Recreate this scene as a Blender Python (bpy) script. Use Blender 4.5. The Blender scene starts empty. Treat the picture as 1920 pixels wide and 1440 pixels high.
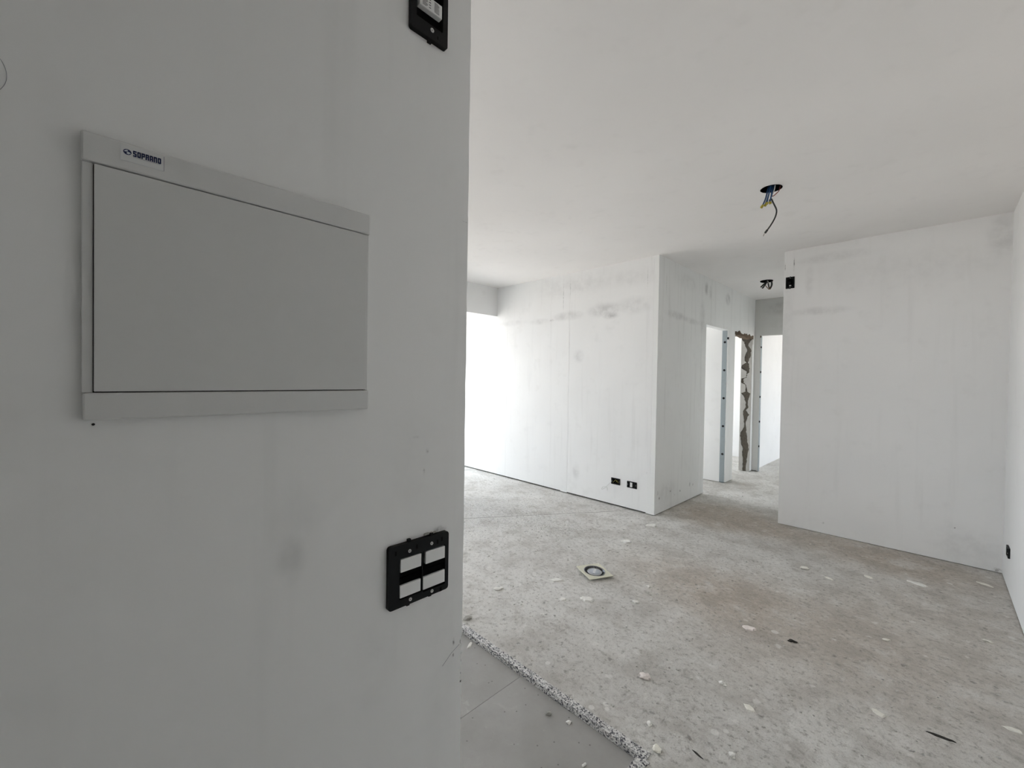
import bpy, bmesh, math, random
from mathutils import Vector, Matrix
from mathutils.geometry import tessellate_polygon

scene = bpy.context.scene
COL = scene.collection

# ------------------------------------------------------------------ camera
CAM_H = 1.3566
YAW, PITCH, ROLL, FPX = math.radians(45.3894), math.radians(-0.8221), math.radians(0.9259), 782.34
fwd = Vector((-math.sin(YAW) * math.cos(PITCH), math.cos(YAW) * math.cos(PITCH), math.sin(PITCH)))
rgt = Vector((math.cos(YAW), math.sin(YAW), 0.0))
upv = rgt.cross(fwd)
r2 = math.cos(ROLL) * rgt + math.sin(ROLL) * upv
u2 = -math.sin(ROLL) * rgt + math.cos(ROLL) * upv
cd = bpy.data.cameras.new('camera')
cd.sensor_fit = 'HORIZONTAL'; cd.sensor_width = 36.0
cd.lens = FPX / 1920.0 * 36.0
cd.clip_start = 0.02; cd.clip_end = 100
cam = bpy.data.objects.new('camera', cd); COL.objects.link(cam)
cam.matrix_world = Matrix(((r2.x, u2.x, -fwd.x, 0), (r2.y, u2.y, -fwd.y, 0), (r2.z, u2.z, -fwd.z, CAM_H), (0, 0, 0, 1)))
scene.camera = cam

# ------------------------------------------------------------------ world, exposure
scene.view_settings.view_transform = 'Standard'
scene.view_settings.look = 'None'
scene.view_settings.gamma = 1.0
scene.view_settings.use_curve_mapping = False
scene.view_settings.exposure = -0.06
world = bpy.data.worlds.new('world'); scene.world = world
world.use_nodes = True
wn = world.node_tree; wn.nodes.clear()
wo = wn.nodes.new('ShaderNodeOutputWorld'); wb = wn.nodes.new('ShaderNodeBackground')
wt = wn.nodes.new('ShaderNodeTexCoord'); ws = wn.nodes.new('ShaderNodeSeparateXYZ')
wr = wn.nodes.new('ShaderNodeValToRGB'); wm = wn.nodes.new('ShaderNodeMapRange')
wm.inputs[1].default_value = -1; wm.inputs[2].default_value = 1
wn.links.new(wt.outputs['Generated'], ws.inputs[0]); wn.links.new(ws.outputs[2], wm.inputs[0])
wn.links.new(wm.outputs[0], wr.inputs[0]); wn.links.new(wr.outputs[0], wb.inputs[0]); wn.links.new(wb.outputs[0], wo.inputs[0])
cr = wr.color_ramp
cr.elements[0].position = 0.0; cr.elements[0].color = (0.92, 0.865, 0.81, 1)
cr.elements[1].position = 1.0; cr.elements[1].color = (0.70, 0.85, 1.0, 1)
for p, c in ((0.47, (0.96, 0.90, 0.84, 1)), (0.51, (0.94, 0.98, 1.03, 1)), (0.7, (0.84, 0.94, 1.06, 1))):
    e = cr.elements.new(p); e.color = c
wb.inputs[1].default_value = 5.4
scene.cycles.use_denoising = True
scene.cycles.max_bounces = 8
scene.cycles.diffuse_bounces = 7
scene.cycles.use_adaptive_sampling = True
scene.cycles.adaptive_threshold = 0.13
scene.cycles.sample_clamp_indirect = 8.0
world.cycles.sampling_method = 'AUTOMATIC'


def portal(name, cx, cy, cz, wy, wz, nx=1.0, ny=0.0):
    """sampling guide in a window opening (emits nothing itself)"""
    l = bpy.data.lights.new(name, 'AREA'); l.shape = 'RECTANGLE'; l.size = wy; l.size_y = wz
    l.cycles.is_portal = True
    o = bpy.data.objects.new(name, l); COL.objects.link(o)
    o.location = (cx, cy, cz)
    o.rotation_euler = Vector((nx, ny, 0)).to_track_quat('-Z', 'Z').to_euler()
    return o


# window openings: exterior wall plane x = -4.30; (y0, y1, z0, z1)
WIN_LIVING = (2.3, 3.934, 0.0, 2.21)
WIN_KITCHEN = (-1.0, 1.42, 0.55, 2.44)
WIN_ROOM1 = (4.15, 5.85, 0.25, 2.45)
WIN_ROOM2 = (6.25, 8.0, 0.4, 2.4)
WIN_ROOM3 = (7.5, 9.4, 0.5, 2.25)     # in the wall x = 1.2 of the last room
for i, w in enumerate((WIN_LIVING, WIN_KITCHEN, WIN_ROOM1, WIN_ROOM2)):
    portal('daylight_portal', -4.47, (w[0] + w[1]) / 2, (w[2] + w[3]) / 2, w[1] - w[0], w[3] - w[2], 1, 0)
w = WIN_ROOM3
portal('daylight_portal', 1.37, (w[0] + w[1]) / 2, (w[2] + w[3]) / 2, w[1] - w[0], w[3] - w[2], -1, 0)


# ------------------------------------------------------------------ helpers
def tag(o, label=None, cat=None, group=None, kind=None):
    if label: o['label'] = label
    if cat: o['category'] = cat
    if group: o['group'] = group
    if kind: o['kind'] = kind
    return o


def empty(name, loc=(0, 0, 0)):
    o = bpy.data.objects.new(name, None); COL.objects.link(o); o.location = loc
    o.empty_display_size = 0.05
    return o


class MB:
    """collects faces; build() links them as ONE mesh object (world coordinates, parent keeps them in place)"""
    def __init__(s): s.v = []; s.f = []
    def add(s, vs, fs):
        n = len(s.v); s.v += [tuple(p) for p in vs]; s.f += [tuple(i + n for i in f) for f in fs]; return s
    def box(s, x0, x1, y0, y1, z0, z1):
        return s.add([(x0, y0, z0), (x1, y0, z0), (x1, y1, z0), (x0, y1, z0), (x0, y0, z1), (x1, y0, z1), (x1, y1, z1), (x0, y1, z1)],
                     [(3, 2, 1, 0), (4, 5, 6, 7), (0, 1, 5, 4), (1, 2, 6, 5), (2, 3, 7, 6), (3, 0, 4, 7)])
    def prism(s, poly, fn, t0, t1, holes=()):
        """2-D polygon (a, b) extruded from t0 to t1; fn(a, b, t) gives the point"""
        loops = [list(poly)] + [list(h) for h in holes]
        flat = [p for l in loops for p in l]; n = len(flat)
        tris = tessellate_polygon([[Vector((a, b, 0)) for a, b in l] for l in loops])
        vs = [fn(a, b, t0) for a, b in flat] + [fn(a, b, t1) for a, b in flat]
        fs = []
        for t in tris:
            fs += [tuple(t), tuple(i + n for i in reversed(t))]
        k = 0
        for l in loops:
            m = len(l)
            for i in range(m):
                a, b = k + i, k + (i + 1) % m
                fs.append((a, b, b + n, a + n))
            k += m
        return s.add(vs, fs)
    def tube(s, pts, r, seg=8, cap=True):
        pts = [Vector(p) for p in pts]; m = len(pts)
        rs = r if isinstance(r, (list, tuple)) else [r] * m
        ref = Vector((0.31, 0.77, 0.55)).normalized(); vs = []; fs = []
        for i, p in enumerate(pts):
            d = (pts[min(i + 1, m - 1)] - pts[max(i - 1, 0)]).normalized()
            a = d.cross(ref)
            a = a.normalized() if a.length > 1e-6 else d.orthogonal().normalized()
            b = d.cross(a); ref = b.cross(d).normalized() if False else ref
            for k in range(seg):
                t = 2 * math.pi * k / seg
                vs.append(p + rs[i] * (math.cos(t) * a + math.sin(t) * b))
        for i in range(m - 1):
            for k in range(seg):
                k2 = (k + 1) % seg
                fs.append((i * seg + k, i * seg + k2, (i + 1) * seg + k2, (i + 1) * seg + k))
        if cap:
            fs.append(tuple(range(seg - 1, -1, -1))); fs.append(tuple((m - 1) * seg + k for k in range(seg)))
        return s.add(vs, fs)
    def lathe(s, prof, fn, seg=32):
        """profile of (r, h); fn(x, y, h) -> point"""
        vs = []; fs = []; m = len(prof)
        for r, h in prof:
            for k in range(seg):
                t = 2 * math.pi * k / seg
                vs.append(fn(r * math.cos(t), r * math.sin(t), h))
        for i in range(m - 1):
            for k in range(seg):
                k2 = (k + 1) % seg
                fs.append((i * seg + k, i * seg + k2, (i + 1) * seg + k2, (i + 1) * seg + k))
        return s.add(vs, fs)
    def build(s, name, mat, parent=None, bevel=0.0, smooth=False, recalc=True, seg=2):
        me = bpy.data.meshes.new(name); me.from_pydata(s.v, [], s.f); me.validate()
        if recalc:
            bm = bmesh.new(); bm.from_mesh(me); bmesh.ops.recalc_face_normals(bm, faces=bm.faces); bm.to_mesh(me); bm.free()
        me.update()
        o = bpy.data.objects.new(name, me); COL.objects.link(o)
        if mat: me.materials.append(mat)
        if smooth:
            for p in me.polygons: p.use_smooth = True
        if bevel:
            b = o.modifiers.new('bevel', 'BEVEL'); b.width = bevel; b.segments = seg; b.limit_method = 'ANGLE'; b.angle_limit = math.radians(40)
        if parent is not None:
            o.parent = parent
            o.matrix_parent_inverse = Matrix.Translation(-parent.location)
        return o


def catmull(P, n=6):
    P = [Vector(p) for p in P]; Q = [P[0] * 2 - P[1]] + P + [P[-1] * 2 - P[-2]]; out = []
    for i in range(1, len(Q) - 2):
        for k in range(n):
            t = k / n
            a, b, c, d = Q[i - 1], Q[i], Q[i + 1], Q[i + 2]
            out.append(0.5 * ((2 * b) + (c - a) * t + (2 * a - 5 * b + 4 * c - d) * t * t + (3 * b - a - 3 * c + d) * t ** 3))
    out.append(P[-1]); return out


# ------------------------------------------------------------------ materials
class NT:
    def __init__(s, name):
        s.m = bpy.data.materials.new(name); s.m.use_nodes = True; s.t = s.m.node_tree; s.t.nodes.clear()
        s.out = s.n('ShaderNodeOutputMaterial'); s.b = s.n('ShaderNodeBsdfPrincipled')
        s.t.links.new(s.b.outputs[0], s.out.inputs[0])
        s.co = s.n('ShaderNodeTexCoord').outputs['Object']
    def n(s, k): return s.t.nodes.new(k)
    def set(s, inp, v):
        if isinstance(v, bpy.types.NodeSocket): s.t.links.new(v, inp)
        else: inp.default_value = v
    def math(s, op, a, b=0.0, c=None, clamp=False):
        x = s.n('ShaderNodeMath'); x.operation = op; x.use_clamp = clamp
        s.set(x.inputs[0], a); s.set(x.inputs[1], b)
        if c is not None: s.set(x.inputs[2], c)
        return x.outputs[0]
    def mul(s, a, b): return s.math('MULTIPLY', a, b)
    def add(s, a, b): return s.math('ADD', a, b)
    def vmath(s, op, a, b):
        x = s.n('ShaderNodeVectorMath'); x.operation = op; s.set(x.inputs[0], a); s.set(x.inputs[1], b); return x
    def rng(s, v, a, b, c=0.0, d=1.0, smooth=True):
        x = s.n('ShaderNodeMapRange'); x.clamp = True
        if smooth: x.interpolation_type = 'SMOOTHSTEP'
        for i, q in enumerate((v, a, b, c, d)): s.set(x.inputs[i], q)
        return x.outputs[0]
    def noise(s, scale, detail=4, rough=0.55, vec=None, dist=0.0, squash=None):
        x = s.n('ShaderNodeTexNoise'); v = vec if vec is not None else s.co
        if squash:
            v = s.vmath('MULTIPLY', v, squash).outputs[0]
        s.set(x.inputs['Vector'], v); x.inputs['Scale'].default_value = scale; x.inputs['Detail'].default_value = detail
        x.inputs['Roughness'].default_value = rough; x.inputs['Distortion'].default_value = dist
        return x.outputs['Fac']
    def voro(s, scale, vec=None):
        x = s.n('ShaderNodeTexVoronoi'); x.voronoi_dimensions = '2D'
        s.set(x.inputs['Vector'], vec if vec is not None else s.co); x.inputs['Scale'].default_value = scale
        c = s.n('ShaderNodeSeparateColor'); s.set(c.inputs[0], x.outputs['Color'])
        return x.outputs['Distance'], c.outputs[0], c.outputs[1]
    def mix(s, f, a, b):
        x = s.n('ShaderNodeMix'); x.data_type = 'RGBA'
        s.set(x.inputs[0], f); s.set(x.inputs[6], a); s.set(x.inputs[7], b); return x.outputs[2]
    def spot(s, c, r, k, inner=0.2, vec=None):
        d = s.vmath('SUBTRACT', vec if vec is not None else s.co, c).outputs[0]
        d = s.vmath('DIVIDE', d, r).outputs[0]
        l = s.vmath('LENGTH', d, (0, 0, 0)).outputs['Value']
        return s.rng(l, inner, 1.0, k, 0.0)
    def total(s, L):
        o = L[0]
        for x in L[1:]: o = s.add(o, x)
        return o
    def bump(s, h, strength=0.3, dist=0.01, normal=None):
        x = s.n('ShaderNodeBump'); x.inputs['Strength'].default_value = strength; x.inputs['Distance'].default_value = dist
        s.set(x.inputs['Height'], h)
        if normal is not None: s.set(x.inputs['Normal'], normal)
        return x.outputs[0]
    def fin(s, col, rough=0.8, normal=None, metal=0.0, spec=0.3):
        s.set(s.b.inputs['Base Color'], col); s.set(s.b.inputs['Roughness'], rough)
        s.b.inputs['Metallic'].default_value = metal; s.b.inputs['Specular IOR Level'].default_value = spec
        if normal is not None: s.set(s.b.inputs['Normal'], normal)
        return s.m


def C(r, g, b): return (r, g, b, 1.0)


def plain(name, col, rough=0.5, metal=0.0, spec=0.5, var=0.12, scale=60.0, bump=0.0):
    n = NT(name); f = n.noise(scale, 3)
    dark = C(*[c * (1 - var) for c in col[:3]]); lite = C(*[min(1, c * (1 + var)) for c in col[:3]])
    nrm = n.bump(n.noise(scale * 4, 2), bump, 0.002) if bump else None
    return n.fin(n.mix(f, dark, lite), rough, nrm, metal, spec)


def wall_mat(name, spots=(), scuffs=(), base=(0.87, 0.875, 0.87), streak=0.0, holes=()):
    """white wall paint with mottling; spots: soft grey smudges, scuffs: sharper marks, holes: small dark nicks (centre, radii, strength)"""
    n = NT(name)
    big = n.noise(1.3, 2); mid = n.noise(9, 2)
    col = n.mix(n.rng(big, 0.3, 0.7), C(*[b * 0.965 for b in base]), C(*base))
    col = n.mix(n.rng(mid, 0.55, 0.85, 0, 0.12), col, C(0.55, 0.55, 0.53))
    if streak:
        st = n.noise(14, 3, 0.6, squash=(1, 1, 0.06))
        col = n.mix(n.rng(st, 0.52, 0.8, 0, streak), col, C(0.5, 0.5, 0.485))
    smn = n.rng(n.noise(11, 3, 0.65), 0.3, 0.7, 0.25, 1.0)
    smf = n.rng(n.noise(70, 2, 0.7), 0.38, 0.62, 0.15, 1.0)
    if spots:
        col = n.mix(n.mul(n.total([n.spot(*a) for a in spots]), smn), col, C(0.33, 0.33, 0.325))
    if scuffs:
        col = n.mix(n.mul(n.total([n.spot(*a) for a in scuffs]), smf), col, C(0.16, 0.155, 0.15))
    if holes:
        col = n.mix(n.math('MINIMUM', n.total([n.spot(*a) for a in holes]), 1.0), col, C(0.03, 0.028, 0.026))
    return n.fin(col, 0.75, None, 0, 0.25)


# --- floor concrete
def floor_mat():
    n = NT('concrete_screed')
    big = n.noise(0.9, 2, 0.6, dist=0.3); mid = n.noise(4.5, 4, 0.65); fine = n.noise(38, 4, 0.74); grit = n.noise(170, 2, 0.7)
    lite = C(0.70, 0.69, 0.66); dark = C(0.55, 0.535, 0.505); brown = C(0.49, 0.43, 0.365)
    col = n.mix(n.rng(big, 0.32, 0.68), dark, lite)
    # brown earthy dust: corridor mouth, along the back wall, a trodden patch by the middle
    br = n.total([n.spot((-1.45, 4.45, 0), (0.75, 0.62, 1), 1.0, 0.35), n.spot((-0.35, 4.35, 0), (1.05, 0.5, 1), 0.9, 0.2),
                  n.spot((0.1, 3.3, 0), (0.8, 1.6, 1), 0.5, 0.2), n.spot((-1.1, 2.85, 0), (0.85, 0.6, 1), 0.75, 0.1),
                  n.spot((-0.55, 2.7, 0), (0.8, 1.0, 1), 0.6, 0.1)])
    brn = n.mul(n.math('MINIMUM', br, 1.0), n.rng(mid, 0.25, 0.6, 0.5, 1.0))
    col = n.mix(brn, col, brown)
    # pale plaster dust: corridor, by the balcony, before the hall wall
    du = n.total([n.spot((-1.5, 5.35, 0), (0.8, 0.45, 1), 1.0, 0.3), n.spot((-3.4, 2.7, 0), (1.9, 1.6, 1), 0.6, 0.2),
                  n.spot((-1.75, 1.95, 0), (0.9, 0.6, 1), 0.5, 0.2), n.spot((-1.7, 7.6, 0), (0.8, 0.8, 1), 0.4, 0.1)])
    col = n.mix(n.mul(du, n.rng(fine, 0.3, 0.6, 0.5, 1.0)), col, C(0.80, 0.79, 0.765))
    # mottled trodden texture: cloudy wear, clustered dark scuffs, chalky patches
    mot = n.noise(11, 5, 0.74, dist=0.7)
    col = n.mix(n.rng(mot, 0.50, 0.76, 0, 0.6), col, C(0.30, 0.278, 0.25))
    col = n.mix(n.rng(mot, 0.26, 0.46, 0.6, 0), col, C(0.72, 0.705, 0.675))
    col = n.mix(n.rng(fine, 0.49, 0.72, 0, 0.8), col, C(0.25, 0.235, 0.212))
    col = n.mix(n.rng(fine, 0.28, 0.45, 0.55, 0), col, C(0.70, 0.685, 0.655))
    worn = n.noise(19, 5, 0.8, dist=1.0)
    clus = n.rng(mid, 0.48, 0.66, 0.0, 0.5)
    col = n.mix(n.rng(mid, 0.46, 0.66, 0, 0.42), col, C(0.36, 0.335, 0.30))
    col = n.mix(n.rng(mid, 0.30, 0.45, 0.35, 0), col, C(0.76, 0.745, 0.715))
    col = n.mix(n.mul(n.rng(worn, 0.31, 0.40, 1, 0), clus), col, C(0.175, 0.16, 0.142))
    col = n.mix(n.mul(n.rng(worn, 0.62, 0.69), n.rng(big, 0.40, 0.6, 0.25, 0.75)), col, C(0.74, 0.72, 0.69))
    col = n.mix(n.rng(grit, 0.52, 0.74, 0, 0.45), col, C(0.22, 0.208, 0.19))
    # white plaster splashes, flat on the floor, ragged outline
    jit = n.n('ShaderNodeTexNoise'); n.set(jit.inputs['Vector'], n.co); jit.inputs['Scale'].default_value = 45; jit.inputs['Detail'].default_value = 3
    jv = n.vmath('ADD', n.co, n.vmath('MULTIPLY', n.vmath('SUBTRACT', jit.outputs['Color'], (0.5, 0.5, 0.5)).outputs[0], (0.04, 0.04, 0.0)).outputs[0]).outputs[0]
    v1, a1, b1 = n.voro(6.0, jv)
    on1 = n.mul(n.rng(v1, n.mul(b1, 0.05), n.mul(b1, 0.14), 1, 0), n.rng(a1, 0.55, 0.6))
    drops = n.total([n.spot(c + (0,), (r, r, 1), 0.8, 0.75) for c, r in
                     (((-0.969, 1.448), 0.014), ((-0.938, 1.507), 0.014), ((-0.92, 1.488), 0.011), ((-1.269, 1.522), 0.014),
                      ((-0.569, 1.693), 0.017), ((-0.54, 1.73), 0.012), ((-0.582, 2.611), 0.02))])
    wht = n.math('MINIMUM', n.add(n.mul(on1, 0.7), drops), 1.0)
    col = n.mix(n.mul(wht, 0.75), col, C(0.78, 0.765, 0.73))
    # dark specks
    v3, a3, b3 = n.voro(13.0, jv)
    on3 = n.mul(n.rng(v3, n.mul(b3, 0.06), n.mul(b3, 0.17), 1, 0), n.rng(a3, 0.72, 0.76))
    col = n.mix(n.mul(on3, 0.5), col, C(0.12, 0.112, 0.102))
    # casting joint running across the screed (a straight line in plan) and its paler lip
    A, B = Vector((-3.134, 2.509, 0)), Vector((-2.25, 3.839, 0)); t = (B - A).normalized(); nn = Vector((t.y, -t.x, 0))
    rel = n.vmath('SUBTRACT', n.co, tuple(A)).outputs[0]
    off = n.add(n.vmath('DOT_PRODUCT', rel, tuple(nn)).outputs['Value'], n.mul(n.add(mid, -0.5), 0.03))
    al = n.vmath('DOT_PRODUCT', rel, tuple(t)).outputs['Value']
    within = n.mul(n.rng(al, -2.0, -1.8), n.rng(al, 1.45, 1.62, 1, 0))
    line = n.mul(n.rng(n.math('ABSOLUTE', off), 0.002, 0.008, 1, 0), within)
    lip = n.mul(n.rng(n.math('ABSOLUTE', n.add(off, -0.018)), 0.004, 0.014, 1, 0), within)
    col = n.mix(n.mul(lip, 0.5), col, C(0.7, 0.685, 0.65))
    col = n.mix(n.mul(line, 0.75), col, C(0.15, 0.14, 0.13))
    patch = n.add(0.35, n.total([n.spot((-3.2, 2.75, 0), (0.9, 0.8, 1), 2.2, 0.2), n.spot((-2.45, 2.95, 0), (0.5, 0.35, 1), 0.9, 0.2)]))
    h = n.mul(n.noise(30, 3, 0.75), patch)
    return n.fin(col, 0.8, n.bump(h, 0.8, 0.022), 0, 0.3)


def tile_mat():
    n = NT('dusty_grey_tile')
    big = n.noise(3.0, 4, 0.6); fine = n.noise(60, 4, 0.7)
    col = n.mix(n.rng(big, 0.3, 0.7), C(0.32, 0.312, 0.295), C(0.38, 0.372, 0.355))
    col = n.mix(n.rng(fine, 0.5, 0.8, 0, 0.3), col, C(0.29, 0.28, 0.26))
    v, a, _ = n.voro(30.0)
    col = n.mix(n.mul(n.mul(n.rng(v, 0.04, 0.14, 1, 0), n.rng(a, 0.88, 0.9)), 0.8), col, C(0.14, 0.135, 0.125))
    col = n.mix(n.rng(n.noise(7, 5, 0.7, dist=1.5), 0.58, 0.68, 0, 0.25), col, C(0.55, 0.54, 0.515))
    return n.fin(col, 0.6, n.bump(fine, 0.1, 0.004), 0, 0.35)


def granite_mat():
    n = NT('speckled_granite')
    x = n.n('ShaderNodeTexVoronoi'); n.set(x.inputs['Vector'], n.co); x.inputs['Scale'].default_value = 190.0
    sp = n.n('ShaderNodeSeparateColor'); n.set(sp.inputs[0], x.outputs['Color'])
    r = n.n('ShaderNodeValToRGB'); n.set(r.inputs[0], sp.outputs[0]); r.color_ramp.interpolation = 'CONSTANT'
    r.color_ramp.elements[0].color = C(0.045, 0.045, 0.055); r.color_ramp.elements[1].position = 0.16; r.color_ramp.elements[1].color = C(0.2, 0.2, 0.205)
    for p, q in ((0.34, C(0.46, 0.455, 0.45)), (0.66, C(0.70, 0.69, 0.67))):
        e = r.color_ramp.elements.new(p); e.color = q
    col = n.mix(n.rng(n.noise(18, 3), 0.5, 0.8, 0, 0.3), r.outputs[0], C(0.42, 0.40, 0.37))
    return n.fin(col, 0.5, None, 0, 0.4)


M = {}
M['floor'] = floor_mat()
M['tile'] = tile_mat()
M['granite'] = granite_mat()
M['gap'] = plain('dark_gap', (0.05, 0.045, 0.04), 0.9)
M['grout'] = plain('grout', (0.13, 0.125, 0.115), 0.9)
M['ceiling'] = wall_mat('ceiling_paint', base=(0.875, 0.86, 0.845))
M['wall'] = wall_mat('wall_paint')
M['side'] = wall_mat('wall_paint_side_dimmed', base=(0.81, 0.815, 0.81))  # same paint, base darkened to dim the window-facing side wall
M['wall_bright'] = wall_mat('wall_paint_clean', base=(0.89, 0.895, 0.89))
M['near'] = wall_mat('wall_paint_hall', base=(0.89, 0.89, 0.88), streak=0.12,
    spots=[((-0.7, 0.212, 1.067), (1, 0.03, 0.05), 0.22), ((-0.7, 0.223, 1.12), (1, 0.05, 0.10), 0.10), ((-0.7, 0.35, 0.83), (1, 0.06, 0.12), 0.10),
           ((-0.7, 0.50, 0.80), (1, 0.06, 0.35), 0.10), ((-0.7, 0.44, 1.18), (1, 0.12, 0.14), 0.08)],
    scuffs=[((-0.7, 0.4527, 1.169), (1, 0.004, 0.010), 0.45), ((-0.7, 0.460, 1.211), (1, 0.005, 0.007), 0.4), ((-0.7, 0.434, 1.239), (1, 0.02, 0.004), 0.12),
            ((-0.7, 0.531, 0.800), (1, 0.004, 0.011), 0.8), ((-0.7, 0.530, 0.770), (1, 0.0035, 0.007), 0.7), ((-0.7, 0.545, 1.683), (1, 0.008, 0.0016), 0.6),
            ((-0.7, 0.49, 1.045), (1, 0.022, 0.012), 0.5)],
    holes=[((-0.7, 0.5505, 0.792), (1, 0.0045, 0.007), 1.0), ((-0.7, 0.5515, 0.757), (1, 0.0022, 0.013), 0.9), ((-0.7, 0.5515, 0.722), (1, 0.0024, 0.009), 0.9), ((-0.7, 0.5510, 0.705), (1, 0.0035, 0.004), 1.0)])
M['far'] = wall_mat('wall_paint_living', streak=0.16,
    spots=[((-3.08, 3.93, 2.10), (0.30, 1, 0.07), 0.34), ((-2.56, 3.93, 2.12), (0.28, 1, 0.10), 0.42), ((-2.48, 3.93, 2.05), (0.14, 1, 0.05), 0.40), ((-2.2, 3.93, 2.13), (0.3, 1, 0.12), 0.22),
           ((-4.0, 3.93, 2.09), (0.4, 1, 0.05), 0.18), ((-3.5, 3.93, 2.07), (0.25, 1, 0.05), 0.25), ((-2.95, 3.93, 2.45), (0.9, 1, 0.18), 0.16), ((-2.9, 3.93, 1.62), (0.10, 1, 0.10), 0.25), ((-2.91, 3.93, 0.28), (0.07, 1, 0.14), 0.25),
           ((-2.2, 3.93, 2.42), (0.4, 1, 0.12), 0.10)],
    scuffs=[((-2.025, 3.93, 0.415), (0.01, 1, 0.018), 0.8), ((-2.06, 3.93, 2.40), (0.005, 1, 0.13), 0.45), ((-3.135, 3.93, 2.35), (0.008, 1, 0.28), 0.45),
            ((-3.035, 3.93, 2.42), (0.006, 1, 0.15), 0.35), ((-3.31, 3.93, 2.07), (0.05, 1, 0.02), 0.3), ((-2.47, 3.93, 2.045), (0.07, 1, 0.02), 0.25)])
M['corridor'] = wall_mat('wall_paint_corridor', streak=0.3, base=(0.87, 0.88, 0.87),
    spots=[((-1.94, 5.154, 2.46), (1, 0.07, 0.10), 0.75), ((-1.94, 5.28, 2.43), (1, 0.05, 0.12), 0.45), ((-1.94, 5.89, 2.44), (1, 0.12, 0.10), 0.6), ((-1.94, 4.35, 2.05), (1, 0.35, 0.06), 0.35),
           ((-1.94, 4.75, 2.03), (1, 0.30, 0.05), 0.28), ((-1.94, 5.05, 2.1), (1, 0.12, 0.25), 0.3), ((-1.94, 4.2, 0.2), (1, 0.3, 0.15), 0.2), ((-1.94, 4.6, 2.45), (1, 0.4, 0.12), 0.15)],
    scuffs=[((-1.94, 4.53, 0.15), (1, 0.02, 0.015), 0.9), ((-1.94, 4.784, 0.18), (1, 0.014, 0.035), 0.9), ((-1.94, 4.874, 0.163), (1, 0.018, 0.02), 0.9), ((-1.94, 4.292, 0.187), (1, 0.02, 0.012), 0.8),
            ((-1.94, 4.40, 0.13), (1, 0.012, 0.01), 0.9), ((-1.94, 4.0, 0.22), (1, 0.012, 0.03), 0.9), ((-1.94, 4.04, 0.16), (1, 0.02, 0.02), 0.8), ((-1.94, 4.10, 2.35), (1, 0.006, 0.15), 0.4)])
M['back'] = wall_mat('wall_paint_back', base=(0.87, 0.87, 0.865), streak=0.1,
    spots=[((-0.75, 4.63, 2.01), (0.3, 1, 0.05), 0.25), ((-0.2, 4.63, 2.3), (0.8, 1, 0.2), 0.10), ((0.2, 4.63, 0.15), (0.3, 1, 0.2), 0.18), ((-0.65, 4.63, 2.48), (0.4, 1, 0.06), 0.2),
           ((-0.83, 4.63, 2.3), (0.05, 1, 0.2), 0.15), ((0.33, 4.63, 2.45), (0.12, 1, 0.2), 0.25), ((-1.0, 4.63, 1.9), (0.06, 1, 0.6), 0.12)],
    scuffs=[((-0.953, 4.63, 2.47), (0.006, 1, 0.08), 0.8), ((-1.024, 4.63, 2.45), (0.006, 1, 0.04), 0.6), ((-0.682, 4.63, 0.096), (0.012, 1, 0.012), 0.9), ((0.129, 4.63, 0.268), (0.007, 1, 0.01), 1.0),
            ((0.345, 4.63, 0.02), (0.03, 1, 0.02), 0.7)])
M['corridor_end'] = wall_mat('wall_paint_end_shade', streak=0.2, base=(0.62, 0.62, 0.60), spots=[((-1.5, 7.07, 2.45), (0.4, 1, 0.15), 0.5), ((-1.5, 7.07, 2.2), (0.3, 1, 0.15), 0.25)])  # grey base paints in the shade of the corridor end, plus smudges
M['panel'] = plain('panel_plastic', (0.69, 0.69, 0.68), 0.45, 0, 0.4, 0.02, 40)
M['panel_door'] = plain('panel_door_plastic', (0.67, 0.672, 0.66), 0.4, 0, 0.4, 0.02, 40)
M['sticker'] = plain('clear_label', (0.73, 0.735, 0.73), 0.2, 0, 0.5, 0.02)
M['blue_ink'] = plain('blue_ink', (0.006, 0.014, 0.075), 0.4, 0, 0.4)
M['grey_ink'] = plain('grey_ink', (0.22, 0.23, 0.27), 0.5)
M['white_ink'] = plain('white_ink', (0.66, 0.70, 0.74), 0.4)
M['black'] = plain('black_plastic', (0.0042, 0.0046, 0.0048), 0.5, 0, 0.18, 0.2, 120)
M['blackbox'] = plain('black_box_inside', (0.002, 0.002, 0.002), 0.8, 0, 0.05)
M['white_key'] = plain('white_switch_plastic', (0.80, 0.80, 0.785), 0.35, 0, 0.4, 0.02)
M['screw'] = plain('zinc_screw', (0.62, 0.62, 0.60), 0.3, 1.0, 0.5)
M['steel'] = plain('galvanised_steel', (0.34, 0.385, 0.405), 0.5, 0.45, 0.4, 0.10, 30)
M['masonry'] = plain('broken_masonry', (0.125, 0.112, 0.092), 0.95, 0, 0.1, 0.45, 45, 0.8)
M['render'] = plain('old_render_coat', (0.50, 0.49, 0.465), 0.9, 0, 0.1, 0.15, 14, 0.4)
M['brown_block'] = plain('brown_block', (0.15, 0.115, 0.085), 0.95, 0, 0.1, 0.5, 60, 0.8)
M['wire_blue'] = plain('blue_wire', (0.02, 0.075, 0.19), 0.4)
M['wire_black'] = plain('black_wire', (0.015, 0.018, 0.02), 0.4)
M['wire_green'] = plain('dark_green_wire', (0.03, 0.06, 0.055), 0.4)
M['wire_red'] = plain('red_wire', (0.20, 0.035, 0.03), 0.4)
M['wire_yellow'] = plain('yellow_wire', (0.42, 0.34, 0.03), 0.45)
M['wire_olive'] = plain('olive_wire', (0.17, 0.15, 0.025), 0.5)
M['print'] = plain('dark_print', (0.07, 0.07, 0.075), 0.5)
M['wire_brown'] = plain('brown_wire', (0.20, 0.11, 0.03), 0.45)
M['wire_white'] = plain('pale_wire', (0.58, 0.58, 0.56), 0.5)
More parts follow.
